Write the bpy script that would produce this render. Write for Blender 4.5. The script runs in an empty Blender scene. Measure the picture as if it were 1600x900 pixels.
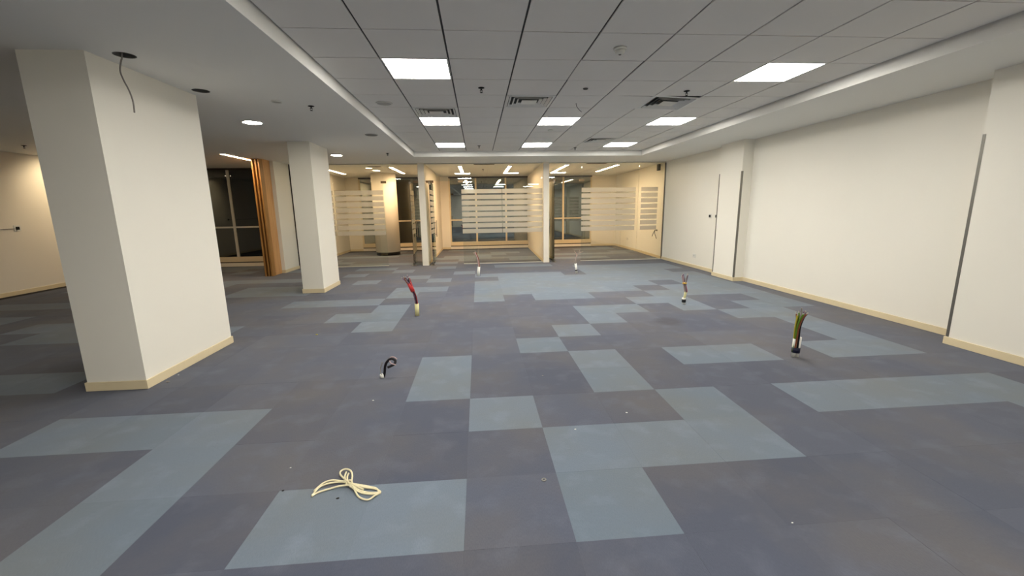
import bpy, bmesh, math, random
from mathutils import Matrix, Vector

random.seed(7)
SC = bpy.context.scene
COL = SC.collection

# ------------------------------------------------------------------ camera, world, exposure
HC = 1.465
F_PX = 652.0
CAM_R = ((0.99662, 0.03033, -0.07631), (-0.08061, 0.18413, -0.97959), (-0.01566, 0.98243, 0.18596))
cam_data = bpy.data.cameras.new('camera')
cam = bpy.data.objects.new('camera', cam_data)
COL.objects.link(cam)
cam_data.sensor_width = 36.0
cam_data.lens = F_PX / 1600.0 * 36.0
cam_data.clip_start = 0.02
cam.matrix_world = Matrix.Translation((0, 0, HC)) @ Matrix(CAM_R).to_4x4()
SC.camera = cam

world = bpy.data.worlds.new('night')
SC.world = world
world.use_nodes = True
world.node_tree.nodes['Background'].inputs[0].default_value = (0.012, 0.012, 0.016, 1)
world.node_tree.nodes['Background'].inputs[1].default_value = 0.25

SC.view_settings.view_transform = 'Standard'
SC.view_settings.look = 'None'
SC.view_settings.exposure = 0.0
SC.view_settings.gamma = 1.0
SC.view_settings.use_curve_mapping = False

PANEL_STRENGTH = 40.5       # recessed 600 mm panels
STRIP_STRENGTH = 92.0       # warm linear lamps in the rooms
DOWN_STRENGTH = 105.0        # round downlights
PANEL_RGB = (1.0, 0.962, 0.89)
WARM_RGB = (1.0, 0.69, 0.40)

# ------------------------------------------------------------------ materials
def srgb(r, g, b):
    def c(v):
        v /= 255.0
        return v / 12.92 if v <= 0.04045 else ((v + 0.055) / 1.055) ** 2.4
    return (c(r), c(g), c(b), 1.0)

MATS = {}
def mat(name, rgb, rough=0.6, metal=0.0, spec=0.3, var=0.0, scale=6.0, bump=0.0, bump_scale=200.0):
    m = bpy.data.materials.new(name); m.use_nodes = True
    nt = m.node_tree; bs = nt.nodes['Principled BSDF']
    bs.inputs['Roughness'].default_value = rough
    bs.inputs['Metallic'].default_value = metal
    bs.inputs['Specular IOR Level'].default_value = spec
    tc = nt.nodes.new('ShaderNodeNewGeometry')
    nz = nt.nodes.new('ShaderNodeTexNoise'); nz.inputs['Scale'].default_value = scale
    nz.inputs['Detail'].default_value = 4
    nt.links.new(tc.outputs['Position'], nz.inputs['Vector'])
    mx = nt.nodes.new('ShaderNodeMix'); mx.data_type = 'RGBA'
    c = srgb(*rgb)
    mx.inputs[6].default_value = tuple(x * (1 - var) for x in c[:3]) + (1,)
    mx.inputs[7].default_value = tuple(min(1, x * (1 + var)) for x in c[:3]) + (1,)
    nt.links.new(nz.outputs['Fac'], mx.inputs[0])
    nt.links.new(mx.outputs[2], bs.inputs['Base Color'])
    if bump:
        n2 = nt.nodes.new('ShaderNodeTexNoise'); n2.inputs['Scale'].default_value = bump_scale
        nt.links.new(tc.outputs['Position'], n2.inputs['Vector'])
        b = nt.nodes.new('ShaderNodeBump'); b.inputs['Strength'].default_value = bump
        b.inputs['Distance'].default_value = 0.002
        nt.links.new(n2.outputs['Fac'], b.inputs['Height'])
        nt.links.new(b.outputs['Normal'], bs.inputs['Normal'])
    MATS[name] = m
    return m

def emit(name, rgb, strength):
    m = bpy.data.materials.new(name); m.use_nodes = True
    bs = m.node_tree.nodes['Principled BSDF']
    bs.inputs['Base Color'].default_value = (0.9, 0.9, 0.88, 1)
    bs.inputs['Emission Color'].default_value = tuple(rgb) + (1,)
    bs.inputs['Emission Strength'].default_value = strength
    MATS[name] = m
    return m

def carpet(name, rgb, rgb2, dirt):
    m = bpy.data.materials.new(name); m.use_nodes = True
    nt = m.node_tree; L = nt.links; bs = nt.nodes['Principled BSDF']
    bs.inputs['Roughness'].default_value = 1.0
    bs.inputs['Specular IOR Level'].default_value = 0.05
    bs.inputs['Sheen Weight'].default_value = 0.15
    bs.inputs['Sheen Roughness'].default_value = 0.6
    geo = nt.nodes.new('ShaderNodeNewGeometry')
    oi = nt.nodes.new('ShaderNodeObjectInfo')
    def noise(scale, detail=3, vec=None):
        n = nt.nodes.new('ShaderNodeTexNoise'); n.inputs['Scale'].default_value = scale
        n.inputs['Detail'].default_value = detail
        L.new(vec or geo.outputs['Position'], n.inputs['Vector']); return n.outputs['Fac']
    def mix(f, a, b):
        x = nt.nodes.new('ShaderNodeMix'); x.data_type = 'RGBA'
        for i, s in ((0, f), (6, a), (7, b)):
            if hasattr(s, 'default_value') and not isinstance(s, (tuple, float)): L.new(s, x.inputs[i])
            else: x.inputs[i].default_value = s
        return x.outputs[2]
    def ramp(s, lo, hi):
        r = nt.nodes.new('ShaderNodeMapRange'); L.new(s, r.inputs[0])
        r.inputs[1].default_value = lo; r.inputs[2].default_value = hi; return r.outputs[0]
    base = mix(oi.outputs['Random'], srgb(*rgb), srgb(*rgb2))
    # worn, dusty brown traffic patches
    base = mix(math_mul(nt, ramp(noise(1.1, 6), 0.42, 0.68), 0.75), base, srgb(*dirt))
    # dust streaks of a dry cleaner cloth look
    base = mix(math_mul(nt, ramp(noise(5.0, 7), 0.52, 0.78), 0.4), base, srgb(*[min(255, c + 22) for c in rgb]))
    # fine pile speckle (stretched along the tufting)
    mp = nt.nodes.new('ShaderNodeMapping'); mp.inputs['Scale'].default_value = (1.0, 0.25, 1.0)
    L.new(geo.outputs['Position'], mp.inputs['Vector'])
    fine = noise(260.0, 2, mp.outputs['Vector'])
    base = mix(math_mul(nt, ramp(fine, 0.35, 0.7), 0.22), base, srgb(*[max(0, c - 26) for c in rgb]))
    # round coffee stain between two floor outlets
    sub = nt.nodes.new('ShaderNodeVectorMath'); sub.operation = 'SUBTRACT'
    L.new(geo.outputs['Position'], sub.inputs[0]); sub.inputs[1].default_value = (2.43, 5.07, 0)
    sc = nt.nodes.new('ShaderNodeVectorMath'); sc.operation = 'MULTIPLY'
    L.new(sub.outputs[0], sc.inputs[0]); sc.inputs[1].default_value = (1.0, 0.9, 0)
    ln = nt.nodes.new('ShaderNodeVectorMath'); ln.operation = 'LENGTH'; L.new(sc.outputs[0], ln.inputs[0])
    st = ramp(ln.outputs['Value'], 0.22, 0.10)
    base = mix(math_mul(nt, st, 0.45), base, srgb(48, 44, 42))
    L.new(base, bs.inputs['Base Color'])
    b = nt.nodes.new('ShaderNodeBump'); b.inputs['Strength'].default_value = 0.35; b.inputs['Distance'].default_value = 0.003
    L.new(fine, b.inputs['Height']); L.new(b.outputs['Normal'], bs.inputs['Normal'])
    MATS[name] = m
    return m

def math_mul(nt, s, k):
    n = nt.nodes.new('ShaderNodeMath'); n.operation = 'MULTIPLY'; n.inputs[1].default_value = k
    nt.links.new(s, n.inputs[0]); return n.outputs[0]

def glass(name, tint, refl_boost, rough=0.0):
    """thin clear or tinted pane: see-through with mirror reflections that grow at grazing angles"""
    m = bpy.data.materials.new(name); m.use_nodes = True
    nt = m.node_tree; L = nt.links
    for n in list(nt.nodes):
        if n.type == 'BSDF_PRINCIPLED': nt.nodes.remove(n)
    out = nt.nodes['Material Output']
    tr = nt.nodes.new('ShaderNodeBsdfTransparent'); tr.inputs[0].default_value = tuple(tint) + (1,)
    gl = nt.nodes.new('ShaderNodeBsdfGlossy'); gl.inputs['Roughness'].default_value = rough
    gl.inputs[0].default_value = (0.95, 1.0, 0.97, 1)
    fr = nt.nodes.new('ShaderNodeFresnel'); fr.inputs['IOR'].default_value = 1.45
    ad = nt.nodes.new('ShaderNodeMath'); ad.operation = 'ADD'; ad.use_clamp = True
    L.new(fr.outputs[0], ad.inputs[0]); ad.inputs[1].default_value = refl_boost
    mx = nt.nodes.new('ShaderNodeMixShader')
    L.new(ad.outputs[0], mx.inputs[0]); L.new(tr.outputs[0], mx.inputs[1]); L.new(gl.outputs[0], mx.inputs[2])
    L.new(mx.outputs[0], out.inputs['Surface'])
    MATS[name] = m
    return m

def frosted(name, rgb, opacity):
    m = bpy.data.materials.new(name); m.use_nodes = True
    nt = m.node_tree; L = nt.links
    for n in list(nt.nodes):
        if n.type == 'BSDF_PRINCIPLED': nt.nodes.remove(n)
    out = nt.nodes['Material Output']
    tr = nt.nodes.new('ShaderNodeBsdfTransparent')
    df = nt.nodes.new('ShaderNodeBsdfDiffuse'); df.inputs[0].default_value = srgb(*rgb)
    tl = nt.nodes.new('ShaderNodeBsdfTranslucent'); tl.inputs[0].default_value = srgb(*rgb)
    m1 = nt.nodes.new('ShaderNodeMixShader'); m1.inputs[0].default_value = 0.6
    m2 = nt.nodes.new('ShaderNodeMixShader'); m2.inputs[0].default_value = opacity
    L.new(df.outputs[0], m1.inputs[1]); L.new(tl.outputs[0], m1.inputs[2])
    L.new(tr.outputs[0], m2.inputs[1]); L.new(m1.outputs[0], m2.inputs[2])
    L.new(m2.outputs[0], out.inputs['Surface'])
    MATS[name] = m
    return m

def wood(name, a, b):
    m = bpy.data.materials.new(name); m.use_nodes = True
    nt = m.node_tree; L = nt.links; bs = nt.nodes['Principled BSDF']
    bs.inputs['Roughness'].default_value = 0.45
    geo = nt.nodes.new('ShaderNodeNewGeometry')
    mp = nt.nodes.new('ShaderNodeMapping'); mp.inputs['Scale'].default_value = (14, 14, 0.9)
    L.new(geo.outputs['Position'], mp.inputs['Vector'])
    nz = nt.nodes.new('ShaderNodeTexNoise'); nz.inputs['Scale'].default_value = 2.2; nz.inputs['Detail'].default_value = 8
    nz.inputs['Distortion'].default_value = 0.6
    L.new(mp.outputs['Vector'], nz.inputs['Vector'])
    cr = nt.nodes.new('ShaderNodeValToRGB')
    cr.color_ramp.elements[0].position = 0.3; cr.color_ramp.elements[0].color = srgb(*a)
    cr.color_ramp.elements[1].position = 0.7; cr.color_ramp.elements[1].color = srgb(*b)
    L.new(nz.outputs['Fac'], cr.inputs[0]); L.new(cr.outputs[0], bs.inputs['Base Color'])
    MATS[name] = m
    return m

mat('wall_paint', (240, 236, 224), 0.55, var=0.015, scale=1.5, bump=0.05, bump_scale=120)
mat('room_paint', (236, 228, 212), 0.6, var=0.015, scale=1.5)
mat('soffit_paint', (240, 239, 234), 0.7, var=0.02, scale=0.8)
mat('tile_board', (236, 233, 228), 0.9, var=0.03, scale=2.0, bump=0.12, bump_scale=300)
mat('grid_metal', (52, 52, 52), 0.6, metal=0.0)
mat('skirting', (224, 208, 172), 0.5, var=0.05, scale=5)
mat('subfloor', (38, 38, 40), 0.95)
mat('slab_dark', (60, 58, 55), 0.95)
carpet('carpet_navy', (82, 87, 101), (70, 75, 90), (95, 91, 90))
carpet('carpet_teal', (107, 118, 131), (99, 111, 123), (108, 112, 112))
mat('white_metal', (232, 232, 228), 0.4)
mat('white_plastic', (225, 224, 216), 0.45)
mat('cream_plastic', (222, 216, 160), 0.5)
mat('grey_plastic', (120, 118, 112), 0.5)
mat('grille_grey', (176, 174, 168), 0.6)
mat('hole_shade_grey', (104, 103, 98), 0.8)
mat('black_plastic', (24, 23, 24), 0.5)
mat('navy_tape', (24, 28, 52), 0.5)
mat('red_tape', (205, 62, 62), 0.45)
mat('yellow_tape', (228, 190, 90), 0.5)
mat('steel', (150, 146, 138), 0.3, metal=1.0)
mat('guard_metal', (128, 126, 120), 0.45, metal=0.85)
mat('bronze', (120, 102, 78), 0.35, metal=0.9)
mat('frame_cream', (222, 205, 172), 0.45)
mat('frame_dark', (48, 40, 34), 0.5)
mat('frame_grey', (196, 194, 184), 0.4)
mat('black_base', (16, 15, 15), 0.5)
wood('timber', (146, 102, 50), (184, 136, 76))
wood('timber_lit', (200, 146, 92), (222, 176, 120))  # paler copy of the timber, light on the back board put into the colour
glass('clear_glass', (0.93, 0.95, 0.94), 0.02)
glass('night_glass', (0.35, 0.38, 0.38), 0.24)
glass('bay_glass', (0.3, 0.31, 0.3), 0.03)
frosted('film', (232, 228, 218), 0.62)
for n, c in dict(purple=(112, 84, 112), black=(26, 22, 26), brown=(120, 70, 44), green=(86, 120, 30), yellow=(170, 160, 50),
                 pink=(184, 160, 158), grey=(140, 134, 128), red=(150, 48, 50), white=(220, 216, 206), copper=(178, 170, 160), cord=(222, 212, 176)).items():
    mat('wire_' + n, c, 0.45)
emit('panel_light', PANEL_RGB, PANEL_STRENGTH)
emit('strip_light', WARM_RGB, STRIP_STRENGTH)
emit('wash_light', (1.0, 0.82, 0.58), 30.0)
emit('room_down_light', (1.0, 0.8, 0.5), 16.0)
emit('down_light', (1.0, 0.9, 0.68), DOWN_STRENGTH)

# ------------------------------------------------------------------ mesh helpers
class MB:
    def __init__(self): self.v = []; self.f = []; self.m = []
    def add(self, vs, fs, mi=0):
        o = len(self.v); self.v += [tuple(v) for v in vs]
        self.f += [tuple(i + o for i in f) for f in fs]; self.m += [mi] * len(fs); return self
    def box(self, x0, x1, y0, y1, z0, z1, mi=0):
        vs = [(x, y, z) for z in (z0, z1) for y in (y0, y1) for x in (x0, x1)]
        return self.add(vs, [(0, 2, 3, 1), (4, 5, 7, 6), (0, 1, 5, 4), (2, 6, 7, 3), (0, 4, 6, 2), (1, 3, 7, 5)], mi)
    def prism(self, poly, z0, z1, mi=0):          # poly counter-clockwise in plan
        n = len(poly)
        vs = [(x, y, z0) for x, y in poly] + [(x, y, z1) for x, y in poly]
        fs = [tuple(reversed(range(n))), tuple(range(n, 2 * n))] + [(i, (i + 1) % n, n + (i + 1) % n, n + i) for i in range(n)]
        return self.add(vs, fs, mi)
    def lathe(self, prof, c=(0, 0, 0), n=24, mi=0, axis='z'):
        vs = []; fs = []
        for r, z in prof:
            for k in range(n):
                a = 2 * math.pi * k / n
                p = (r * math.cos(a), r * math.sin(a), z)
                if axis == 'x': p = (p[2], p[0], p[1])
                vs.append((c[0] + p[0], c[1] + p[1], c[2] + p[2]))
        m = len(prof)
        for i in range(m - 1):
            for k in range(n):
                fs.append((i * n + k, i * n + (k + 1) % n, (i + 1) * n + (k + 1) % n, (i + 1) * n + k))
        fs.append(tuple(reversed(range(n)))); fs.append(tuple(range((m - 1) * n, m * n)))
        return self.add(vs, fs, mi)
    def tube(self, pts, r, n=8, mi=0, smooth=4):
        P = [Vector(p) for p in pts]
        if smooth and len(P) > 2:
            Q = []
            for i in range(len(P) - 1):
                p0 = P[max(i - 1, 0)]; p1 = P[i]; p2 = P[i + 1]; p3 = P[min(i + 2, len(P) - 1)]
                for s in range(smooth):
                    t = s / smooth
                    Q.append(0.5 * (2 * p1 + (p2 - p0) * t + (2 * p0 - 5 * p1 + 4 * p2 - p3) * t * t + (3 * p1 - p0 - 3 * p2 + p3) * t ** 3))
            Q.append(P[-1]); P = Q
        up = None; vs = []; fs = []
        for i, p in enumerate(P):
            t = (P[min(i + 1, len(P) - 1)] - P[max(i - 1, 0)])
            t = t.normalized() if t.length > 1e-9 else Vector((0, 0, 1))
            if up is None: up = t.orthogonal().normalized()
            up = up - t * up.dot(t)
            up = up.normalized() if up.length > 1e-6 else t.orthogonal().normalized()
            b = t.cross(up)
            for k in range(n):
                a = 2 * math.pi * k / n
                vs.append(p + up * (r * math.cos(a)) + b * (r * math.sin(a)))
        for i in range(len(P) - 1):
            for k in range(n):
                fs.append((i * n + k, i * n + (k + 1) % n, (i + 1) * n + (k + 1) % n, (i + 1) * n + k))
        fs.append(tuple(reversed(range(n)))); fs.append(tuple(range((len(P) - 1) * n, len(P) * n)))
        return self.add(vs, fs, mi)
    def mesh(self, name, mats, smooth=False, bevel=0.0):
        me = bpy.data.meshes.new(name)
        me.from_pydata(self.v, [], self.f); me.update()
        for m in (mats if isinstance(mats, (list, tuple)) else [mats]): me.materials.append(MATS[m])
        if len(me.materials) > 1: me.polygons.foreach_set('material_index', self.m)
        bm = bmesh.new(); bm.from_mesh(me)
        bmesh.ops.recalc_face_normals(bm, faces=bm.faces)
        if bevel:
            bmesh.ops.bevel(bm, geom=list(bm.edges), offset=bevel, segments=2, profile=0.5, affect='EDGES', clamp_overlap=True)
        bm.to_mesh(me); bm.free()
        if smooth:
            for p in me.polygons: p.use_smooth = len(p.vertices) == 4
        return me
    def build(self, name, mats, parent=None, smooth=False, bevel=0.0, loc=None):
        return obj(name, self.mesh(name, mats, smooth, bevel), parent, loc)

def obj(name, me, parent=None, loc=None):
    o = bpy.data.objects.new(name, me); COL.objects.link(o)
    if loc: o.location = loc
    if parent is not None: o.parent = parent
    return o
def tag(o, label=None, cat=None, group=None, kind=None):
    for k, v in (('label', label), ('category', cat), ('group', group), ('kind', kind)):
        if v: o[k] = v
    return o
def thing(name, loc, label, cat, group=None, kind=None, rz=0.0):
    o = bpy.data.objects.new(name, None); COL.objects.link(o); o.location = loc; o.rotation_euler.z = rz
    o.empty_display_size = 0.1
    return tag(o, label, cat, group, kind)
def B(*a): return MB().box(*a)
def copy_tree(root):
    c = root.copy(); COL.objects.link(c)
    for ch in list(root.children):
        d = ch.copy(); COL.objects.link(d); d.parent = c
        for g in list(ch.children):
            e = g.copy(); COL.objects.link(e); e.parent = d
    return c

# ------------------------------------------------------------------ key levels
ZS = 2.67         # soffit
ZC = 2.785        # grid ceiling
XL, XR = -8.8, 5.17
YB, YF = 16.0, -4.5
GX0, GX1, GY1 = -1.41, 3.92, 10.05

# ------------------------------------------------------------------ floor of carpet tiles
floor = B(XL - 0.1, 5.6, YF - 0.1, YB + 0.1, -0.12, -0.007).build('floor', 'subfloor')
tag(floor, 'blue carpet tile floor of the empty office', 'floor', kind='structure')
light = {(-2, 0), (-1, 0), (-1, 3), (-1, 4), (0, 2), (1, 0), (1, 1), (2, 1), (3, 1), (3, 2), (2, 3), (2, 4), (1, 5), (2, 6), (3, 7), (3, 8), (4, 8),
         (5, 9), (6, 9), (6, 8), (6, 10), (7, 10), (4, 4), (5, 4), (5, 2), (6, 2), (7, 2), (8, 2), (8, 1), (9, 1), (7, 4), (8, 4), (8, 5), (8, 6), (7, 7), (8, 7),
         (8, 8), (9, 8), (9, 9), (9, 10), (8, 10), (0, 10), (2, 10), (3, 10),
         (-4, -1), (-4, 0), (-4, 1), (-4, 2), (-5, 2), (-6, 2), (-3, 7), (-3, 8), (-3, 9), (-4, 8), (-6, 10), (-5, 10), (-4, 10),
         (-3, 11), (-3, 12), (-2, 12), (-7, 7), (-8, 7), (-5, 14), (-3, 15), (-2, 14), (-1, 16), (-4, 17), (-2, 18), (-6, 16)}
for i in range(0, 10):
    for j in range(11, 16): light.add((i, j))
for t_ in ((6, 11), (7, 12), (4, 15), (9, 15), (0, 14)): light.discard(t_)
for i in range(5, 10): light.add((i, 16)); light.add((i, 17))
for k in range(60):            # scattered pale runs at the far end and in the left bay
    i = random.randint(-17, 10); j = random.randint(18, 28)
    for d in range(random.randint(1, 3)): light.add((i + d, j))
for k in range(30):
    i = random.randint(-17, -9); j = random.randint(3, 20)
    for d in range(random.randint(1, 3)): light.add((i + d, j))

TS = 0.5; TX0, TY0 = -0.105, 1.593
half = TS / 2 - 0.0003
def tile_mesh(nm, m):
    me = MB().box(-half, half, -half, half, -0.0068, 0.0).mesh(nm, m)
    return me
me_navy = tile_mesh('carpet_tile_navy', 'carpet_navy'); me_teal = tile_mesh('carpet_tile_teal', 'carpet_teal')
def to_px(p):
    d = Vector(p) - Vector((0, 0, HC)); Rm = Matrix(CAM_R); c = Rm.transposed() @ d
    if c.z > -0.05: return None
    return 800 + F_PX * c.x / -c.z, 450 - F_PX * c.y / -c.z
cells = []
for i in range(-18, 12):
    for j in range(-13, 30):
        cx, cy = TX0 + (i + .5) * TS, TY0 + (j + .5) * TS
        if cx - half < XL or cy - half < YF or cy + half > YB + .05 or cx - half > 5.3: continue
        q = to_px((cx, cy, 0)); area = 0
        qs = [to_px((cx + sx * half, cy + sy * half, 0)) for sx, sy in ((-1, -1), (1, -1), (1, 1), (-1, 1))]
        if all(qs) and any(-30 < u < 1630 and -30 < v < 930 for u, v in qs):
            area = abs(sum(qs[k][0] * qs[(k + 1) % 4][1] - qs[(k + 1) % 4][0] * qs[k][1] for k in range(4))) / 2
        cells.append((area, i, j, cx, cy))
cells.sort(reverse=True)
far = MB()
for n, (a, i, j, cx, cy) in enumerate(cells):
    w1 = min(cx + half, 5.28)
    li = (i, j) in light
    if n < 296 and a > 60 and w1 == cx + half:
        o = obj('carpet_tile', me_teal if li else me_navy, floor, (cx, cy, -random.random() * 0.0006))
    else:
        far.box(cx - half, w1, cy - half, cy + half, -0.0068, -0.0002, 1 if li else 0)
tag(far.build('carpet_tile_field', ['carpet_navy', 'carpet_teal'], floor), kind='stuff')

# ------------------------------------------------------------------ soffit (plaster ceiling frame) and grid ceiling
def soffit():
    mb = MB()
    o = [(XL - .1, YF - .1), (5.5, YF - .1), (5.5, YB + .1), (XL - .1, YB + .1)]
    i = [(GX0, YF + .3), (GX1, YF + .3), (GX1, GY1), (GX0, GY1)]
    vs = [(x, y, ZS) for x, y in o + i] + [(x, y, ZC + .02) for x, y in o + i]
    fs = []
    for k in range(4):
        n = (k + 1) % 4
        fs += [(k, n, 4 + n, 4 + k), (8 + k, 8 + n, 12 + n, 12 + k), (k, n, 8 + n, 8 + k), (4 + k, 4 + n, 12 + n, 12 + k)]
    mb.add(vs, fs)
    s = mb.build('ceiling_soffit', 'soffit_paint')
    cut = MB()
    for x, y, r in ((-2.66, 3.70, .068), (-2.71, 4.68, .072)):
        cut.lathe([(r, ZS - .1), (r, ZC + .2)], (x, y, 0), 28)
    c = cut.build('cutter', 'soffit_paint')
    md = s.modifiers.new('holes', 'BOOLEAN'); md.object = c; md.solver = 'EXACT'
    dg = bpy.context.evaluated_depsgraph_get()
    me = bpy.data.meshes.new_from_object(s.evaluated_get(dg))
    s.modifiers.clear(); s.data = me
    bpy.data.objects.remove(c)
    return tag(s, 'smooth grey-white plaster soffit framing the tiled ceiling', 'ceiling', kind='structure')
soffit()

ceiling = B(GX0, GX1, YF + .3, GY1, ZC + 0.03, ZC + 0.06).build('ceiling', 'slab_dark')
tag(ceiling, 'suspended grid ceiling of square white tiles', 'ceiling', kind='structure')
gx = [-1.42 + .6 * k for k in range(10)]; gx[0] = GX0 + .012; gx[-1] = GX1 - .025
gy = [4.05 + .6 * k for k in range(-13, 11)]; gy[-1] = GY1 - .015
panel_cells = {}; diff_cells = {}
PX = [1, 4, 7]
def row(y): return min(range(len(gy)), key=lambda k: abs(gy[k] - y))
for c in PX:
    for y in (4.05, 6.45, 8.85): panel_cells[(c, row(y))] = True
for c in PX:
    for y in (1.65, -0.75, -3.15):
        if not (c in (4, 7) and y == 1.65): panel_cells[(c, row(y))] = True
diff_cells = {(3, row(5.25)): 'a', (1, row(5.85)): 'b', (6, row(5.25)): 'c', (6, row(8.25)): 'd'}
me_tile = None
backfield = MB()
for c in range(9):
    for r in range(len(gy) - 1):
        if (c, r) in panel_cells or (c, r) in diff_cells: continue
        x0, x1, y0, y1 = gx[c] + .008, gx[c + 1] - .008, gy[r] + .0055, gy[r + 1] - .0055
        if y0 < 1.2:
            backfield.box(x0, x1, y0, y1, ZC, ZC + .015); continue
        full = abs((x1 - x0) - .584) < 1e-4 and abs((y1 - y0) - .589) < 1e-4
        if full:
            if me_tile is None: me_tile = B(-.292, .292, -.2945, .2945, 0, .015).mesh('ceiling_tile', 'tile_board')
            o = obj('ceiling_tile', me_tile, ceiling, ((x0 + x1) / 2, (y0 + y1) / 2, ZC + random.random() * .0015))
            if c == 4 and abs(gy[r] - 4.05) < .1:      # badly seated tile, one edge sags
                o.rotation_euler = (0.012, 0.022, 0); o.location.z -= .006
            elif c == 5 and abs(gy[r] - 5.25) < .1:
                o.rotation_euler = (-0.012, 0.02, 0); o.location.z -= .004
        else:
            B(x0, x1, y0, y1, ZC, ZC + .015).build('ceiling_tile', 'tile_board', ceiling)
tag(backfield.build('ceiling_tile_field', 'tile_board', ceiling), kind='stuff')
for x in gx[1:-1]:
    B(x - .012, x + .012, YF + .35, GY1 - .01, ZC + .010, ZC + .028).build('grid_runner', 'grid_metal', ceiling)
for y in gy[:-1]:
    B(GX0 + .01, GX1 - .02, y - .009, y + .009, ZC + .011, ZC + .029).build('grid_cross_bar', 'grid_metal', ceiling)

# ------------------------------------------------------------------ walls
pil_y0, pil_y1, pil_x = 7.73, 8.48, 4.97
np_y, np_x = 3.84, 4.87
wr = [(5.6, YF), (np_x, YF), (np_x, np_y), (XR, np_y), (XR, pil_y0), (pil_x, pil_y0), (pil_x, pil_y1), (XR, pil_y1), (XR, 11.5), (5.24, 12.8), (5.30, 14.0), (5.31, YB + .1), (5.6, YB + .1)]
tag(MB().prism(wr, 0, ZS).build('wall_right', 'wall_paint'), 'long off-white right wall with two shallow pilasters', 'wall', kind='structure')
tag(B(XL - .1, XL, YF - .1, 12.3, 0, ZS).build('wall_left', 'room_paint'), 'warm-lit cream side wall of the dark left bay', 'wall', kind='structure')
tag(B(XL, np_x, YF - .1, YF, 0, ZS).build('wall_front', 'wall_paint'), 'plain wall behind the viewer', 'wall', kind='structure')
# wall at the end of the left bay around window_1
W1 = (-8.05, -5.35)
mb = MB(); mb.box(XL, W1[0], 12.2, 12.32, 0, ZS); mb.box(W1[1], -4.95, 12.2, 12.32, 0, ZS); mb.box(W1[0], W1[1], 12.2, 12.32, 0, .10)
tag(mb.build('wall_bay', 'room_paint'), 'end wall of the left bay around the tall dark window', 'wall', kind='structure')
# wall between the left bay and the left glass room
tag(B(-4.97, -4.77, 10.62, YB, 0, ZS).build('wall_return', 'wall_paint'), 'white wall end beside the timber fins', 'wall', kind='structure')
# rear wall with the openings of windows 2..4
W2 = (-4.30, -1.55); W3 = (-1.05, 1.93); W4 = (2.06, 4.36)
mb = MB()
for a, b in ((-4.77, W2[0]), (W2[1], W3[0]), (W3[1], W4[0]), (W4[1], 5.31)): mb.box(a, b, YB, YB + .12, 0, ZS)
for a, b in (W2, W3, W4): mb.box(a, b, YB, YB + .12, 0, .095)
tag(mb.build('wall_rear', 'room_paint'), 'cream rear wall around the office windows', 'wall', kind='structure')
# room dividers (white end faces towards the hall)
tag(MB().prism([(-1.52, 11.34), (-1.36, 11.34), (-1.36, YB), (-1.50, YB)], 0, ZS).build('wall_divider_left', 'room_paint'), 'white dividing wall end between left and middle glass rooms', 'wall', kind='structure')
tag(MB().prism([(1.77, 11.34), (1.92, 11.34), (2.06, YB), (1.90, YB)], 0, ZS).build('wall_divider_right', 'room_paint'), 'white dividing wall end between middle and right glass rooms', 'wall', kind='structure')

# ------------------------------------------------------------------ baseboards
def board(p, q, off, h=.078, t=.013):
    """one skirting board along p->q standing on the left side of the direction"""
    d = Vector((q[0] - p[0], q[1] - p[1])); n = Vector((-d.y, d.x)).normalized() * t
    e = d.normalized() * off
    a = Vector(p) - e; b = Vector(q) + e
    return MB().prism([a.to_tuple(), b.to_tuple(), (b + n).to_tuple(), (a + n).to_tuple()], .001, h)
bR = thing('baseboard_right', (0, 0, 0), 'cream skirting board along the right wall and its pilasters', 'baseboard', kind='structure')
seq = wr[1:-1]
for a, b in zip(seq[:-1], seq[1:]):
    if (a[0] - b[0]) ** 2 + (a[1] - b[1]) ** 2 < 1e-6: continue
    outer = a[1] == b[1]
    board(a, b, .012 if abs(a[0] - b[0]) < 1e-6 and a[0] < 5.1 else 0).build('baseboard_strip', 'skirting', bR, bevel=.002)
bl = thing('baseboard_left', (0, 0, 0), 'cream skirting board along the left bay wall', 'baseboard', kind='structure')
board((XL, 12.2), (XL, YF), 0).build('baseboard_strip', 'skirting', bl)
br_ = thing('baseboard_rear', (0, 0, 0), 'cream skirting boards inside the glass rooms and on the wall end', 'baseboard', kind='structure')
for a, b in (((-4.77, YB), (-4.77, 10.62)), ((-4.77, 10.62), (-4.97, 10.62)), ((W2[0], YB), (-4.77, YB)), ((-1.50, YB), (W2[1], YB)), ((-1.36, 11.36), (-1.36, YB))[::-1], ((W3[0], YB), (-1.36, YB)),
             ((1.77, 11.36), (1.90, YB)), ((2.06, YB), (1.92, 11.36)), ((5.31, YB), (W4[1], YB))):
    board(a, b, 0, .075, .012).build('baseboard_strip', 'skirting', br_)

# corner guards on the pilasters
def guard(n, x, y, sy, z0, z1, label):
    mb = MB(); t = .002; w = .026
    mb.box(x - t, x, min(y, y - sy * w), max(y, y - sy * w), z0, z1)
    mb.box(x - t, x + w, min(y, y + sy * t), max(y, y + sy * t), z0, z1)
    tag(mb.build('trim_%d' % n, 'guard_metal'), label, 'corner guard', kind='structure')
guard(1, np_x, np_y, 1, .08, 2.10, 'grey metal corner guard on the nearest right pilaster')
guard(2, pil_x, pil_y0, -1, .08, 2.10, 'grey metal corner guard on the near edge of the far pilaster')
guard(3, pil_x, pil_y1, 1, .08, 2.10, 'thin corner guard on the far edge of the far pilaster')

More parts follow.
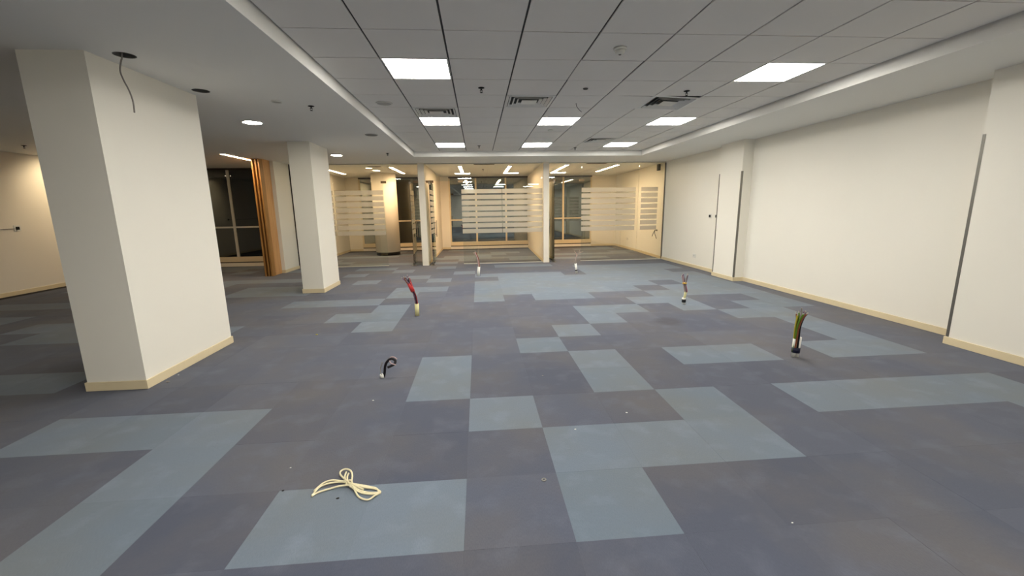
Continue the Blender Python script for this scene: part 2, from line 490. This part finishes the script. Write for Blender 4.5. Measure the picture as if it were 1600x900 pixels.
# ------------------------------------------------------------------ columns
def column(x0, x1, y0, y1, label):
    c = thing('column', ((x0 + x1) / 2, (y0 + y1) / 2, 0), label, 'column', 'white square columns')
    a, b = (x1 - x0) / 2, (y1 - y0) / 2
    B(-a, a, -b, b, 0, ZS).build('shaft', 'wall_paint', c)
    t = .013; h = .078
    for e in ((-a - t, a, -b - t, -b), (a, a + t, -b - t, b), (-a, a + t, b, b + t), (-a - t, -a, -b, b + t)):
        B(e[0], e[1], e[2], e[3], .001, h).build('baseboard_strip', 'skirting', c, bevel=.002)
    return c
column(-3.34, -2.87, 3.605, 4.86, 'broad white square column nearest on the left')
column(-3.24, -2.87, 7.815, 8.70, 'farther slim white square column left of centre')

rc = thing('round_column', (-3.07, 14.5, 0), 'round cream column with black foot behind the left glass', 'column')
MB().lathe([(.40, .11), (.40, ZS)], n=48).build('shaft', 'room_paint', rc, smooth=True)
MB().lathe([(.385, .001), (.385, .11)], n=48).build('foot_ring', 'black_base', rc, smooth=True)

# ------------------------------------------------------------------ windows
def window(n, x0, x1, y, mull, label, zt=1.09, ztop=ZS - .005):
    w = thing('window_%d' % n, ((x0 + x1) / 2, y, 0), label, 'window', kind='structure')
    cx = (x0 + x1) / 2
    f = .05; d0, d1 = .015, .085
    zb = .13; zg = .27
    def bar(nm, a, b, z0, z1, m, yy0=d0, yy1=d1): B(a - cx, b - cx, yy0, yy1, z0, z1).build(nm, m, w)
    bar('sill', x0, x1, .13, zg, 'frame_cream', -.02, .09)
    bar('sill_gap', x0, x1, .096, .13, 'frame_dark', .02, .09)
    bar('head_rail', x0, x1, ztop - f, ztop, 'frame_dark')
    bar('jamb', x0, x0 + f, zg, ztop - f, 'frame_cream' if n != 1 else 'frame_grey'); bar('jamb', x1 - f, x1, zg, ztop - f, 'frame_cream' if n != 1 else 'frame_grey')
    xs = [x0 + f] + list(mull) + [x1 - f]
    for m in mull: bar('mullion', m - .032, m + .032, zg, ztop - f, 'frame_cream' if n != 1 else 'frame_grey')
    for k in range(len(xs) - 1):
        a = xs[k] + (.032 if k else 0); b = xs[k + 1] - (.032 if k < len(xs) - 2 else 0)
        bar('transom', a, b, zt - .022, zt + .022, 'frame_cream' if n != 1 else 'frame_grey')
        bar('pane', a, b, zg, zt - .022, 'night_glass' if n != 1 else 'bay_glass', .045, .051)
        bar('pane', a, b, zt + .022, ztop - f, 'night_glass' if n != 1 else 'bay_glass', .045, .051)
    return w
window(1, W1[0], W1[1], 12.2, [-6.71], 'tall dark night window with pale cross bars in the left bay')
window(2, W2[0], W2[1], YB, [-3.30], 'dark window either side of the round column')
window(3, W3[0], W3[1], YB, [-.05, 1.07], 'wide dark window of the middle glass room mirroring the ceiling lights')
window(4, W4[0], W4[1], YB, [3.26], 'dark window of the right glass room beside its cream wall')

# ------------------------------------------------------------------ glass partitions with frosted stripes
YG = 11.45
def stripes(parent, x0, x1, axis='x', yy=0.0):
    for k in range(8):
        zt = 2.0 - .15 * k
        if axis == 'x': B(x0, x1, yy - .0007, yy, zt - .112, zt).build('film_stripe', 'film', parent)
        else: B(yy, yy + .0007, x0, x1, zt - .112, zt).build('film_stripe', 'film', parent)
def partition(panes, label, over, patches=()):
    x0, x1 = panes[0][0], panes[-1][1]
    p = thing('glass_partition', (0, YG, 0), label, 'partition', 'striped glass partitions')
    for a, b, fa, fb in panes:
        g = B(a + .002, b - .002, -.005, .005, .02, ZS - .02).build('pane', 'clear_glass', p)
        stripes(g, fa, fb, 'x', -.0052)
        B(a, b, -.016, .016, .001, .022).build('floor_channel', 'frame_grey', p)
        B(a, b, -.016, .016, ZS - .022, ZS).build('head_channel', 'frame_grey', p)
    for a, b in over:                                   # glass over the door
        B(a + .002, b - .002, -.005, .005, 2.215, ZS - .02).build('overpanel', 'clear_glass', p)
        B(a, b, -.016, .016, ZS - .022, ZS).build('head_channel', 'frame_grey', p)
    for a, b in patches:
        B(a, b, -.014, .014, 2.175, 2.235).build('patch_fitting', 'bronze', p, bevel=.003)
    return p
partition([(-4.76, -3.72, -4.70, -3.74), (-3.72, -2.44, -3.70, -2.46)], 'striped glass partition in front of the round column', [(-2.44, -1.525)], [(-2.50, -2.36), (-1.66, -1.53)])
partition([(-.42, .66, -.42, .655), (.66, 1.765, .665, 1.75)], 'striped glass partition in front of the middle window', [(-1.355, -.42)], [(-1.34, -1.14), (-.5, -.36)])
partition([(2.83, 4.42, 2.83, 4.34), (4.42, 5.165, 4.50, 4.97)], 'striped glass partition meeting the right wall', [(1.925, 2.83)], [(1.94, 2.12), (2.76, 2.90)])
B(-4.77, -4.745, YG - .02, YG + .02, 0, ZS).build('trim_4', 'frame_dark')
tag(bpy.data.objects['trim_4'], 'dark upright edge channel of the left glass partition', 'channel', kind='structure')
B(5.145, 5.172, YG - .018, YG + .018, 0.02, ZS - .03).build('trim_5', 'guard_metal')
tag(bpy.data.objects['trim_5'], 'grey upright edge channel where glass meets the right wall', 'channel', kind='structure')

def glass_door(n, hx, ang, label):
    d = thing('door_%d' % n, (hx, YG, 0), label, 'glass door', kind='structure', rz=ang)
    W = .84
    g = B(-.005, .005, -.06, W - .06, .012, 2.20).build('pane', 'clear_glass', d)
    stripes(g, -.05, W - .08, 'y', .0052)
    B(-.016, .016, -.062, .10, 2.135, 2.205).build('top_patch', 'steel', d, bevel=.003)
    B(-.016, .016, -.062, .10, .010, .085).build('bottom_patch', 'steel', d, bevel=.003)
    B(-.012, .012, W - .14, W - .062, .96, 1.10).build('lock_patch', 'steel', d, bevel=.003)
    h = MB()
    for s in (-1, 1):
        h.tube([(s * .05, W - .10, 1.18), (s * .05, W - .10, .72)], .012, 8, smooth=0)
    for z in (.78, 1.12): h.tube([(-.05, W - .10, z), (.05, W - .10, z)], .008, 6, smooth=0)
    h.build('pull_handle', 'steel', d, smooth=True)
    fs = B(-.05, .05, -.14, .09, .0005, .006).build('floor_spring_plate', 'steel', d)
    return d
glass_door(1, -1.76, math.radians(2), 'open frameless glass door left of the left divider')
glass_door(2, -1.25, math.radians(-1), 'open frameless glass door just right of the left divider')
glass_door(3, 2.07, math.radians(2), 'open frameless glass door right of the right divider')

# ------------------------------------------------------------------ timber fins at the wall end
wf = thing('timber_fin_screen', (-4.92, 10.3, 0), 'warm brown timber fins standing in front of the white wall end', 'wood panel')
B(-.075, .07, -.04, .31, 0.0, ZS).build('back_panel', 'timber_lit', wf)
for a, b in ((-.09, -.055), (-.015, .018), (.05, .085)):
    B(a, b, -.20, -.04, 0.0, ZS - .01).build('fin', 'timber', wf, bevel=.003)

# ------------------------------------------------------------------ lamps
me_frame = None
def panel_proto():
    t = thing('ceiling_light', (0, 0, 0), 'x', 'ceiling light', 'square ceiling panel lights')
    fr = MB()
    for a in ((-.296, .296, -.296, -.28), (-.296, .296, .28, .296), (-.296, -.28, -.28, .28), (.28, .296, -.28, .28)): fr.box(*a, ZC - .001, ZC + .02)
    fr.build('frame', 'white_metal', t)
    B(-.28, .28, -.28, .28, ZC + .002, ZC + .012).build('diffuser', 'panel_light', t)
    return t
pp = panel_proto(); first = True
side = {1: 'left', 4: 'middle', 7: 'right'}
for (c, r) in sorted(panel_cells, key=lambda k: (k[1], k[0])):
    y = gy[r]
    rank = {4.05: 'nearest row in view', 6.45: 'second row from the front', 8.85: 'far row by the soffit edge'}.get(round(y, 2))
    if abs(y - 4.05) < .1 and c == 4: continue          # no lamp in this bay
    o = pp if first else copy_tree(pp); first = False
    o.location = (gx[c] + .3, y + .3, 0)
    if rank: o['label'] = 'glowing square panel light, %s column, %s' % (side[c], rank)
    else: o['label'] = 'glowing square panel light overhead behind the view, %s column, %s' % (side[c], 'closer' if y > 0 else 'middle row' if y > -2 else 'rearmost')
# the tile in that empty bay
x0, x1 = gx[4] + .008, gx[5] - .008; y0 = 4.05
o = obj('ceiling_tile', me_tile, ceiling, ((x0 + x1) / 2 - .007, y0 + .3, ZC - .001))

def strip_light(x, y0, y1, label):
    t = thing('linear_light', (x, (y0 + y1) / 2, ZS), label, 'ceiling light', 'linear ceiling lamps')
    h = (y1 - y0) / 2
    mb = MB(); mb.box(-.05, -.042, -h - .01, h + .01, -.02, -.0005); mb.box(.042, .05, -h - .01, h + .01, -.02, -.0005)
    mb.box(-.042, .042, -h - .01, -h, -.02, -.0005); mb.box(-.042, .042, h, h + .01, -.02, -.0005)
    mb.build('housing', 'white_metal', t)
    B(-.042, .042, -h, h, -.018, -.004).build('diffuser', 'strip_light', t)
strip_light(-5.13, 9.26, 10.40, 'linear ceiling lamp beside the timber fins')
strip_light(-4.25, 12.79, 14.34, 'linear lamp in left glass room near its side wall')
strip_light(-2.37, 12.20, 14.31, 'linear lamp in left glass room near the divider')
strip_light(-.46, 12.05, 14.3, 'linear lamp on the left in the middle glass room')
strip_light(.94, 12.12, 14.4, 'linear lamp on the right in the middle glass room')
strip_light(2.54, 11.95, 14.5, 'linear lamp in right glass room near the divider')
strip_light(4.02, 12.01, 14.24, 'linear lamp in right glass room near the cream wall')

def downlight(x, y, r, label, m='down_light'):
    t = thing('downlight', (x, y, ZS), label, 'downlight', 'round downlights in the soffit')
    MB().lathe([(r - .014, -.004), (r - .012, -.010), (r, -.006), (r, -.0005), (r - .014, -.0005)], n=32).build('trim_ring', 'white_metal', t, smooth=True)
    MB().lathe([(r - .014, -.009), (r - .014, -.003)], n=32).build('diffuser', m, t)
    return t
downlight(-2.99, 6.20, .125, 'glowing round downlight nearest, between the two square columns')
downlight(-3.00, 9.66, .125, 'glowing round downlight behind the slim square column')
downlight(-3.03, 12.5, .10, 'glowing round downlight inside the left glass room', 'room_down_light')
wash = downlight(-8.0, 9.9, .10, 'warm downlight washing the left bay wall', 'wash_light')
sp = bpy.data.lights.new('wall_wash', 'SPOT'); sp.energy = 95; sp.color = (1.0, 0.80, 0.52); sp.spot_size = math.radians(95); sp.spot_blend = 0.9; sp.shadow_soft_size = .06
so = bpy.data.objects.new('lamp_beam', sp); COL.objects.link(so); so.parent = wash; so.location = (0, 0, -.03)
so.rotation_euler = Vector((-.8, -.25, -.75)).to_track_quat('-Z', 'Y').to_euler()

# ------------------------------------------------------------------ ceiling fittings
def diffuser(x, y, label, back='grid_metal'):
    t = thing('air_diffuser', (x, y, ZC), label, 'air vent', 'square four-way ceiling diffusers')
    def ring(a, za, b, zb, th=.002):
        mb = MB()
        v = []
        for s, z in ((a, za), (b, zb)):
            v += [(-s, -s, z), (s, -s, z), (s, s, z), (-s, s, z)]
        fs = [(k, (k + 1) % 4, 4 + (k + 1) % 4, 4 + k) for k in range(4)]
        mb.add(v, fs); mb.add([(p[0], p[1], p[2] + th) for p in v], fs)
        return mb
    ring(.296, -.001, .262, -.006).build('frame', 'white_metal', t)
    for s in (.235, .185, .135):
        ring(s + .020, -.008, s - .008, .018).build('louver', 'white_metal', t)
    B(-.095, .095, -.095, .095, -.008, -.004).build('core_plate', 'white_metal', t)
    B(-.27, .27, -.27, .27, .024, .027).build('plenum_plate', back, t)
    return t
diffuser(.68, 5.55, 'square air diffuser with dark slots between middle panel lights')
diffuser(-.52, 6.15, 'square air diffuser touching the left second-row panel light')
d3 = diffuser(2.48, 5.55, 'loose square air diffuser hanging ajar right of centre'); d3.rotation_euler = (math.radians(-1.5), math.radians(2.5), 0); d3.location.z -= .012
diffuser(2.48, 8.55, 'farthest square air diffuser beside the far right panel light')

def sprinkler(x, y, z, label):
    t = thing('sprinkler', (x, y, z), label, 'sprinkler', 'ceiling sprinkler heads')
    MB().lathe([(.034, -.001), (.036, -.005), (.012, -.012)], n=16).build('escutcheon', 'black_plastic', t, smooth=True)
    mb = MB(); mb.tube([(0, 0, -.008), (0, 0, -.03)], .008, 8, smooth=0)
    mb.tube([(0, 0, -.02), (.014, 0, -.032), (0, 0, -.05)], .0028, 6); mb.tube([(0, 0, -.02), (-.014, 0, -.032), (0, 0, -.05)], .0028, 6)
    mb.build('yoke', 'black_plastic', t, smooth=True)
    MB().lathe([(.014, -.053), (.016, -.050), (.004, -.048)], n=12).build('deflector', 'black_plastic', t)
sprinkler(.08, 4.94, ZC, 'black sprinkler head in the tiles behind the left front panel light')
sprinkler(2.47, 5.02, ZC, 'black sprinkler head just before the loose diffuser')
sprinkler(-1.88, 5.29, ZS, 'black sprinkler head in the left soffit near the front')
sprinkler(-1.87, 9.40, ZS, 'black sprinkler head in the left soffit at its far end')
sprinkler(.07, 9.2, ZC, 'black sprinkler head between the two far panel lights')
sprinkler(2.2, 9.55, ZC, 'black sprinkler head at the far soffit edge')
sprinkler(-7.73, 8.14, ZS, 'black sprinkler head over the dark left bay')
sprinkler(.2, 13.2, ZS, 'black sprinkler head in the middle glass room')

sd = thing('smoke_detector', (1.24, 3.75, ZC), 'white round smoke detector on the ceiling tile near the front', 'smoke detector')
MB().lathe([(.055, -.0005), (.055, -.012), (.048, -.016)], n=28).build('base', 'white_plastic', sd, smooth=True)
MB().lathe([(.040, -.016), (.042, -.030), (.032, -.046), (.012, -.050)], n=28).build('chamber', 'white_plastic', sd, smooth=True)
MB().lathe([(.012, -.050), (.010, -.054)], n=12).build('lens', 'grey_plastic', sd)

def disc(name, x, y, z, r, label, cat, m='white_plastic', m2='grille_grey'):
    t = thing(name, (x, y, z), label, cat)
    MB().lathe([(r * .86, -.004), (r * .9, -.012), (r, -.006), (r, -.0005), (r * .86, -.0005)], n=28).build('rim', m, t, smooth=True)
    MB().lathe([(r * .86, -.007), (r * .86, -.002)], n=28).build('grille', m2, t)
disc('ceiling_speaker', -1.12, 5.64, ZC, .10, 'round grey ceiling speaker left of the second-row panel light', 'speaker')
disc('ceiling_speaker', -1.66, 7.18, ZS, .10, 'dark round speaker in the left soffit', 'speaker', 'grille_grey', 'grey_plastic')
disc('occupancy_sensor', -2.17, 5.09, ZS, .055, 'small grey round sensor in the left soffit before the sprinkler', 'sensor')
disc('occupancy_sensor', 1.25, 4.94, ZC, .028, 'tiny dark round sensor on a tile left of the loose diffuser', 'sensor', 'grey_plastic', 'black_plastic')
disc('occupancy_sensor', 1.28, 7.45, ZC, .045, 'small white sensor behind the middle second-row panel light', 'sensor', 'white_plastic', 'white_plastic')
disc('occupancy_sensor', 1.28, 9.72, ZC, .045, 'small white sensor behind the far middle panel light', 'sensor', 'white_plastic', 'white_plastic')

def slot_vent(x, y, w, label):
    t = thing('slot_vent', (x, y, ZS), label, 'air vent', 'slot vents in the glass room ceilings')
    mb = MB()
    h = .08
    mb.box(-w, w, -h - .012, -h, -.006, -.0005); mb.box(-w, w, h, h + .012, -.006, -.0005)
    mb.box(-w - .012, -w, -h - .012, h + .012, -.006, -.0005); mb.box(w, w + .012, -h - .012, h + .012, -.006, -.0005)
    mb.build('frame', 'bronze', t)
    B(-w, w, -h, h, -.002, -.0005).build('back_plate', 'black_plastic', t)
    for k in range(3):
        yy = -.05 + .05 * k
        B(-w, w, yy - .006, yy + .006, -.006, -.0025).build('slat', 'bronze', t)
slot_vent(.21, 11.75, .27, 'slot vent in the middle glass room ceiling')
slot_vent(3.32, 11.75, .27, 'slot vent in the right glass room ceiling')
slot_vent(-2.80, 12.20, .17, 'slot vent in the left glass room ceiling')

def cutout(x, y, r, label):
    t = thing('light_cutout', (x, y, ZS), label, 'ceiling hole', 'empty downlight holes')
    n = 28; vs = []
    for q, z in ((r + .004, -.0015), (r - .003, -.0015), (r - .003, .11), (r - .001, .11), (r - .001, 0), (r + .004, 0)):
        vs += [(q * math.cos(2 * math.pi * k / n), q * math.sin(2 * math.pi * k / n), z) for k in range(n)]
    mb = MB(); mb.add(vs, [(i * n + k, i * n + (k + 1) % n, ((i + 1) % 6) * n + (k + 1) % n, ((i + 1) % 6) * n + k) for i in range(6) for k in range(n)])
    mb.build('shade_liner', 'hole_shade_grey', t)  # liner added to darken the hole, its inner shade put into the grey
cutout(-2.66, 3.70, .068, 'empty dark downlight hole with a wire, beside the broad column')
cutout(-2.71, 4.68, .072, 'empty dark downlight hole at the far edge of the broad column')

# loose wire from the first empty downlight hole, and a short one from the tiles
hw = MB().tube([(-2.675, 3.70, 2.72), (-2.682, 3.70, 2.655), (-2.696, 3.70, 2.62), (-2.712, 3.70, 2.558), (-2.692, 3.69, 2.49), (-2.67, 3.69, 2.43), (-2.654, 3.69, 2.365), (-2.650, 3.69, 2.304), (-2.654, 3.69, 2.252)], .0055, 8)
tag(hw.build('hanging_wire', 'wire_grey', smooth=True), 'grey wire dangling from a hole beside the broad column', 'wire')
hw = MB().tube([(1.30, 5.62, ZC + .012), (1.31, 5.63, ZC - .03), (1.345, 5.64, ZC - .07), (1.38, 5.64, ZC - .10)], .004, 6)
tag(hw.build('hanging_wire', 'wire_grey', smooth=True), 'short wire poking from a tile before the middle panel light', 'wire')

# ------------------------------------------------------------------ wall fittings
def wall_plate(name, y, z, w, h, label, cat, knob=None, x=XR, s=-1, group=None):
    t = thing(name, (x, y, z), label, cat, group)
    a = .009
    B(min(s * a, 0) , max(s * a, 0), -w / 2, w / 2, -h / 2, h / 2).build('plate', 'white_plastic', t, bevel=.002)
    if knob == 'dark':
        B(*sorted((s * a, s * (a + .014))), -.028, .028, -.026, .030).build('rocker', 'black_plastic', t, bevel=.003)
    elif knob == 'socket':
        for yy, zz in ((-.012, .0), (.012, .0), (0, .016)):
            B(*sorted((s * a, s * (a + .002))), yy - .005, yy + .005, zz - .005, zz + .005).build('pin_slot', 'grey_plastic', t)
    return t
wall_plate('light_switch', 9.06, 1.24, .10, .10, 'dark switch on the right wall, the one farther from the pilaster', 'switch', 'dark')
wall_plate('light_switch', 8.80, 1.24, .10, .10, 'dark switch on the right wall right beside the far pilaster', 'switch', 'dark')
wall_plate('wall_socket', 9.64, .29, .13, .09, 'white wall socket low on the right wall', 'socket', 'socket')
wall_plate('wall_socket', 14.6, .36, .12, .09, 'white wall socket low inside the right glass room', 'socket', 'socket', x=5.302)
wall_plate('light_switch', 8.80, 1.25, .12, .11, 'dark switch on the warm-lit left bay wall', 'switch', 'dark', x=XL, s=1)
wc = MB().tube([(XL + .006, 8.75, 1.245), (XL + .006, 8.4, 1.24), (XL + .006, 7.6, 1.245), (XL + .006, 6.6, 1.25)], .006, 6)
tag(wc.build('surface_cable', 'wire_grey', smooth=True), 'thin cable running along the left bay wall to the switch', 'cable')

ck = thing('loose_cable', (5.16, 11.75, 0), 'black cable looped out of the wall near the glass corner', 'cable')
MB().lathe([(.028, 0), (.026, -.012)], (5.19 - 5.16, .13, .79), 16, axis='x').build('grommet', 'black_plastic', ck)
MB().tube([(.02, .13, .79), (-.03, .12, .80), (-.05, .16, .74), (-.055, .22, .66), (-.06, .25, .61)], .009, 6).build('wire', 'wire_black', ck, smooth=True)
MB().tube([(.02, .13, .79), (-.04, .10, .79), (-.06, .08, .71), (-.05, .03, .64), (-.045, -.02, .56)], .009, 6).build('wire', 'wire_black', ck, smooth=True)

cc = thing('wall_camera', (5.1, 11.72, 2.52), 'small black device fixed high in the right corner by the glass', 'camera')
B(.0, .075, -.03, .03, .05, .11).build('bracket', 'white_plastic', cc, bevel=.004)
B(-.05, .02, -.05, .06, -.06, .11).build('body', 'black_plastic', cc, bevel=.006)

# ------------------------------------------------------------------ cable stubs rising from the floor
def conduit(parent, base, top, r, m):
    p, q = Vector(base), Vector(top); d = (q - p).normalized(); u = d.orthogonal().normalized(); v = d.cross(u)
    n = 14; vs = []; fs = []
    for c, rr in ((p, r), (q, r), (q, r * .8), (p, r * .8)):
        for k in range(n):
            a = 2 * math.pi * k / n; vs.append(c + u * rr * math.cos(a) + v * rr * math.sin(a))
    for i in range(4):
        for k in range(n): fs.append((i * n + k, i * n + (k + 1) % n, ((i + 1) % 4) * n + (k + 1) % n, ((i + 1) % 4) * n + k))
    mb = MB(); mb.add(vs, fs); return mb.build('conduit', m, parent, smooth=True)
def band(parent, p, q, r, m, name='tape'):
    return MB().tube([p, q], r, 14, smooth=0).build(name, m, parent, smooth=True)
def wires(parent, path, colors, spread, r, tipspread, bare=True):
    """a bundle: every wire follows the path with its own offset, fanning out at the end"""
    for k, c in enumerate(colors):
        a = 2 * math.pi * k / len(colors) + random.random() * .7
        pts = []
        for i, p in enumerate(path):
            t = i / (len(path) - 1)
            s = spread + (tipspread - spread) * max(0, (t - .55) / .45) ** 1.5
            pts.append((p[0] + s * math.cos(a + t), p[1] + s * math.sin(a + t), p[2] + (random.random() - .5) * .03 * (t > .7)))
        w = MB().tube(pts, r, 6).build('wire', 'wire_' + c, parent, smooth=True)
        if bare:
            p1 = Vector(pts[-1]); d = (p1 - Vector(pts[-2])).normalized()
            MB().tube([p1, p1 + d * .018], r * .55, 6, smooth=0).build('bare_tip', 'wire_copper', w)

def stub(x, y, label): return thing('cable_stub', (x, y, 0), label, 'cable stub', 'cable stubs rising from the floor')
s = stub(-.90, 5.84, 'cable stub with red tape and cream conduit, purple wires leaning left')
conduit(s, (0, 0, 0), (.002, 0, .175), .030, 'cream_plastic')
wires(s, [(0, 0, .02), (0, 0, .18), (-.018, 0, .30), (-.042, 0, .36), (-.066, 0, .44), (-.10, 0, .50), (-.125, .01, .55)], ['purple', 'black', 'purple', 'brown', 'purple', 'black', 'red'], .016, .0065, .05)
band(s, (-.040, 0, .35), (-.088, 0, .475), .030, 'red_tape')

s = stub(-.885, 3.61, 'short stub with white collar and thick black cable bent right')
conduit(s, (-.01, 0, 0), (-.012, 0, .030), .020, 'white_plastic')
MB().tube([(0, 0, 0), (.012, 0, .05), (.018, 0, .095), (.032, 0, .135), (.06, 0, .165), (.088, 0, .172), (.112, .0, .150), (.104, -.01, .125), (.07, -.015, .108), (.045, -.02, .100)], .012, 8).build('wire', 'wire_black', s, smooth=True)
MB().tube([(0, .01, .0), (.010, .012, .08), (.03, .015, .13), (.07, .02, .178), (.10, .02, .178), (.125, .015, .16)], .005, 6).build('wire', 'wire_pink', s, smooth=True)
MB().tube([(.0, -.01, .0), (-.02, -.012, .05), (-.018, -.012, .10), (-.005, -.015, .125), (.0, -.01, .15)], .004, 6).build('wire', 'wire_grey', s, smooth=True)
MB().tube([(.06, 0, .165), (.075, -.02, .14), (.10, -.025, .13), (.118, -.02, .12)], .005, 6).build('wire', 'wire_pink', s, smooth=True)

s = stub(3.055, 3.66, 'nearest right stub, twin white conduits with navy tape and green wires')
conduit(s, (-.016, 0, 0), (-.020, 0, .185), .017, 'white_plastic'); conduit(s, (.016, -.005, 0), (.026, -.005, .200), .017, 'white_plastic')
band(s, (-.001, -.003, .045), (.001, -.003, .095), .037, 'navy_tape')
wires(s, [(-.01, 0, .05), (-.005, 0, .19), (-.006, 0, .29), (.006, 0, .38), (.022, 0, .43)], ['green', 'brown', 'yellow', 'green', 'brown', 'black', 'green'], .020, .0085, .045)
MB().tube([(.0, 0, .2), (.0, 0, .3), (.012, 0, .40), (.014, 0, .45), (.014, 0, .49)], .008, 6).build('wire', 'wire_grey', s, smooth=True)
MB().tube([(.02, 0, .2), (.02, 0, .3), (.045, 0, .38), (.058, 0, .42), (.045, .01, .45)], .008, 6).build('wire', 'wire_purple', s, smooth=True)

s = stub(3.087, 5.98, 'farther right stub, slim white conduit with black tape and purple wires')
conduit(s, (0, 0, 0), (-.002, 0, .10), .028, 'white_plastic'); conduit(s, (.006, 0, .09), (.026, 0, .20), .018, 'cream_plastic')
band(s, (0, 0, .028), (0, 0, .078), .031, 'black_plastic')
wires(s, [(.024, 0, .185), (.016, 0, .23), (0, 0, .29), (-.006, 0, .35), (-.01, 0, .44)], ['purple', 'pink', 'purple', 'pink', 'grey', 'purple', 'red'], .016, .0075, .045)
band(s, (-.003, 0, .315), (-.004, 0, .335), .032, 'yellow_tape')

s = stub(-.03, 9.31, 'far stub with plain white conduit and pinkish wires before the middle glass')
conduit(s, (0, 0, 0), (.020, 0, .205), .030, 'white_plastic')
wires(s, [(.01, 0, .1), (.02, 0, .22), (.004, 0, .37), (-.025, 0, .46), (-.065, 0, .52)], ['pink', 'pink', 'grey', 'pink', 'brown'], .018, .009, .025)

s = stub(2.205, 9.28, 'far stub with black-banded white conduit and splayed grey wires')
conduit(s, (.004, 0, 0), (-.024, 0, .225), .026, 'white_plastic')
band(s, (-.004, 0, .062), (-.008, 0, .085), .031, 'black_plastic')
wires(s, [(-.01, 0, .1), (-.025, 0, .23), (.0, 0, .38), (.02, 0, .44), (.035, 0, .49)], ['grey', 'grey', 'pink', 'grey', 'grey'], .010, .006, .10)

# ------------------------------------------------------------------ cream cable tied in a bow on the carpet
cb = thing('cable_coil', (-.735, 2.08, 0), 'cream cable tied in a bow lying on the carpet', 'cable')
A = [(-.911, 2.021), (-.889, 2.049), (-.847, 2.070), (-.797, 2.084), (-.738, 2.078), (-.709, 2.056), (-.656, 2.023), (-.603, 2.007), (-.566, 2.008), (-.560, 2.022), (-.606, 2.059), (-.662, 2.080),
     (-.715, 2.089), (-.747, 2.105), (-.786, 2.145), (-.818, 2.188), (-.819, 2.217), (-.797, 2.229), (-.766, 2.210), (-.743, 2.163), (-.730, 2.106), (-.705, 2.056), (-.670, 2.002), (-.634, 1.968),
     (-.604, 1.966), (-.580, 1.988), (-.566, 2.012), (-.586, 2.047), (-.637, 2.070), (-.705, 2.070), (-.744, 2.097), (-.770, 2.160), (-.775, 2.201)]
Bp = [(-.911, 2.026), (-.896, 2.090), (-.864, 2.115), (-.831, 2.122), (-.800, 2.120), (-.759, 2.101), (-.724, 2.074), (-.672, 2.038), (-.618, 2.018), (-.573, 2.014), (-.558, 2.020), (-.590, 2.045), (-.65, 2.062), (-.72, 2.082)]
Cp = [(-.913, 2.060), (-.888, 2.120), (-.850, 2.140), (-.796, 2.124), (-.746, 2.094), (-.700, 2.066), (-.65, 2.04)]
Dp = [(-.735, 2.08), (-.763, 2.115), (-.784, 2.162), (-.789, 2.206)]
rr = .0048
for k, P in enumerate((A, Bp, Cp, Dp)):
    pts = []
    for i, (x, y) in enumerate(P):
        d = math.hypot(x + .735, y - 2.08)
        z = rr + .0005 + max(0, .012 * (1 - d / .09)) + k * .0045 * max(0, 1 - d / .25) + (.010 if (k == 0 and 13 < i < 20) else 0) + .004 * (i % 2 if k == 0 and i > 20 else 0)
        pts.append((x + .735, y - 2.08, z))
    MB().tube(pts, rr, 8, smooth=5).build('cord', 'wire_cord', cb, smooth=True)
MB().tube([(-.020, .008, .016), (-.006, .020, .030), (.010, .012, .030), (.018, -.006, .020), (.006, -.016, .014)], .0045, 8).build('knot', 'wire_cord', cb, smooth=True)

# ------------------------------------------------------------------ crumbs and scraps on the carpet
def crumb(x, y, r, m, label, flat=.5):
    r *= .75
    mb = MB(); n = 7; vs = []
    for lvl, (s, z) in enumerate(((.8, 0.0), (1.0, r * flat * .6), (.55, r * flat * 1.2))):
        for k in range(n):
            a = 2 * math.pi * k / n; q = r * s * (.75 + .5 * random.random())
            vs.append((q * math.cos(a), q * math.sin(a) * .7, z))
    fs = [(l * n + k, l * n + (k + 1) % n, (l + 1) * n + (k + 1) % n, (l + 1) * n + k) for l in range(2) for k in range(n)]
    fs += [tuple(reversed(range(n))), tuple(range(2 * n, 3 * n))]
    mb.add(vs, fs)
    tag(mb.build('floor_crumb', m, loc=(x, y, 0.0)), label, 'debris', 'crumbs on the carpet')
wash = MB(); n = 14; vs = []
for r_, z in ((.014, 0), (.014, .004), (.007, .004), (.007, 0)):
    for k in range(n): vs.append((r_ * math.cos(2 * math.pi * k / n), r_ * math.sin(2 * math.pi * k / n), z))
wash.add(vs, [(i * n + k, i * n + (k + 1) % n, ((i + 1) % 4) * n + (k + 1) % n, ((i + 1) % 4) * n + k) for i in range(4) for k in range(n)])
tag(wash.build('washer', 'grey_plastic', loc=(.318, 2.037, 0)), 'small dark washer lying left of the L-shaped pale carpet', 'washer')
crumb(-1.086, 2.09, .010, 'black_plastic', 'black crumb at the corner of the pale tiles left of the cable')
crumb(-.770, 1.997, .012, 'black_plastic', 'black crumb on the pale tile just below the cable')
crumb(-2.796, 3.73, .022, 'wire_grey', 'grey plaster crumb at the foot of the broad column')
crumb(-2.813, 3.894, .010, 'white_plastic', 'white speck against the skirting of the broad column')
crumb(-.866, 3.143, .012, 'white_plastic', 'white scrap on the dark carpet below the short black cable stub')
crumb(1.424, 1.606, .007, 'white_plastic', 'white speck on the dark carpet at the bottom right')
crumb(1.032, 2.731, .010, 'white_plastic', 'white speck inside the dark notch of the pale L shape')
crumb(.533, 3.48, .010, 'wire_grey', 'pale speck on dark carpet above the single pale tile')
crumb(.611, 2.543, .010, 'white_plastic', 'pale speck on the top edge of the L-shaped pale carpet')
crumb(-1.996, 5.059, .018, 'wire_yellow', 'yellowish scrap on the carpet right of the broad column')
crumb(-1.135, 2.298, .007, 'white_plastic', 'tiny white speck above the left end of the cable')
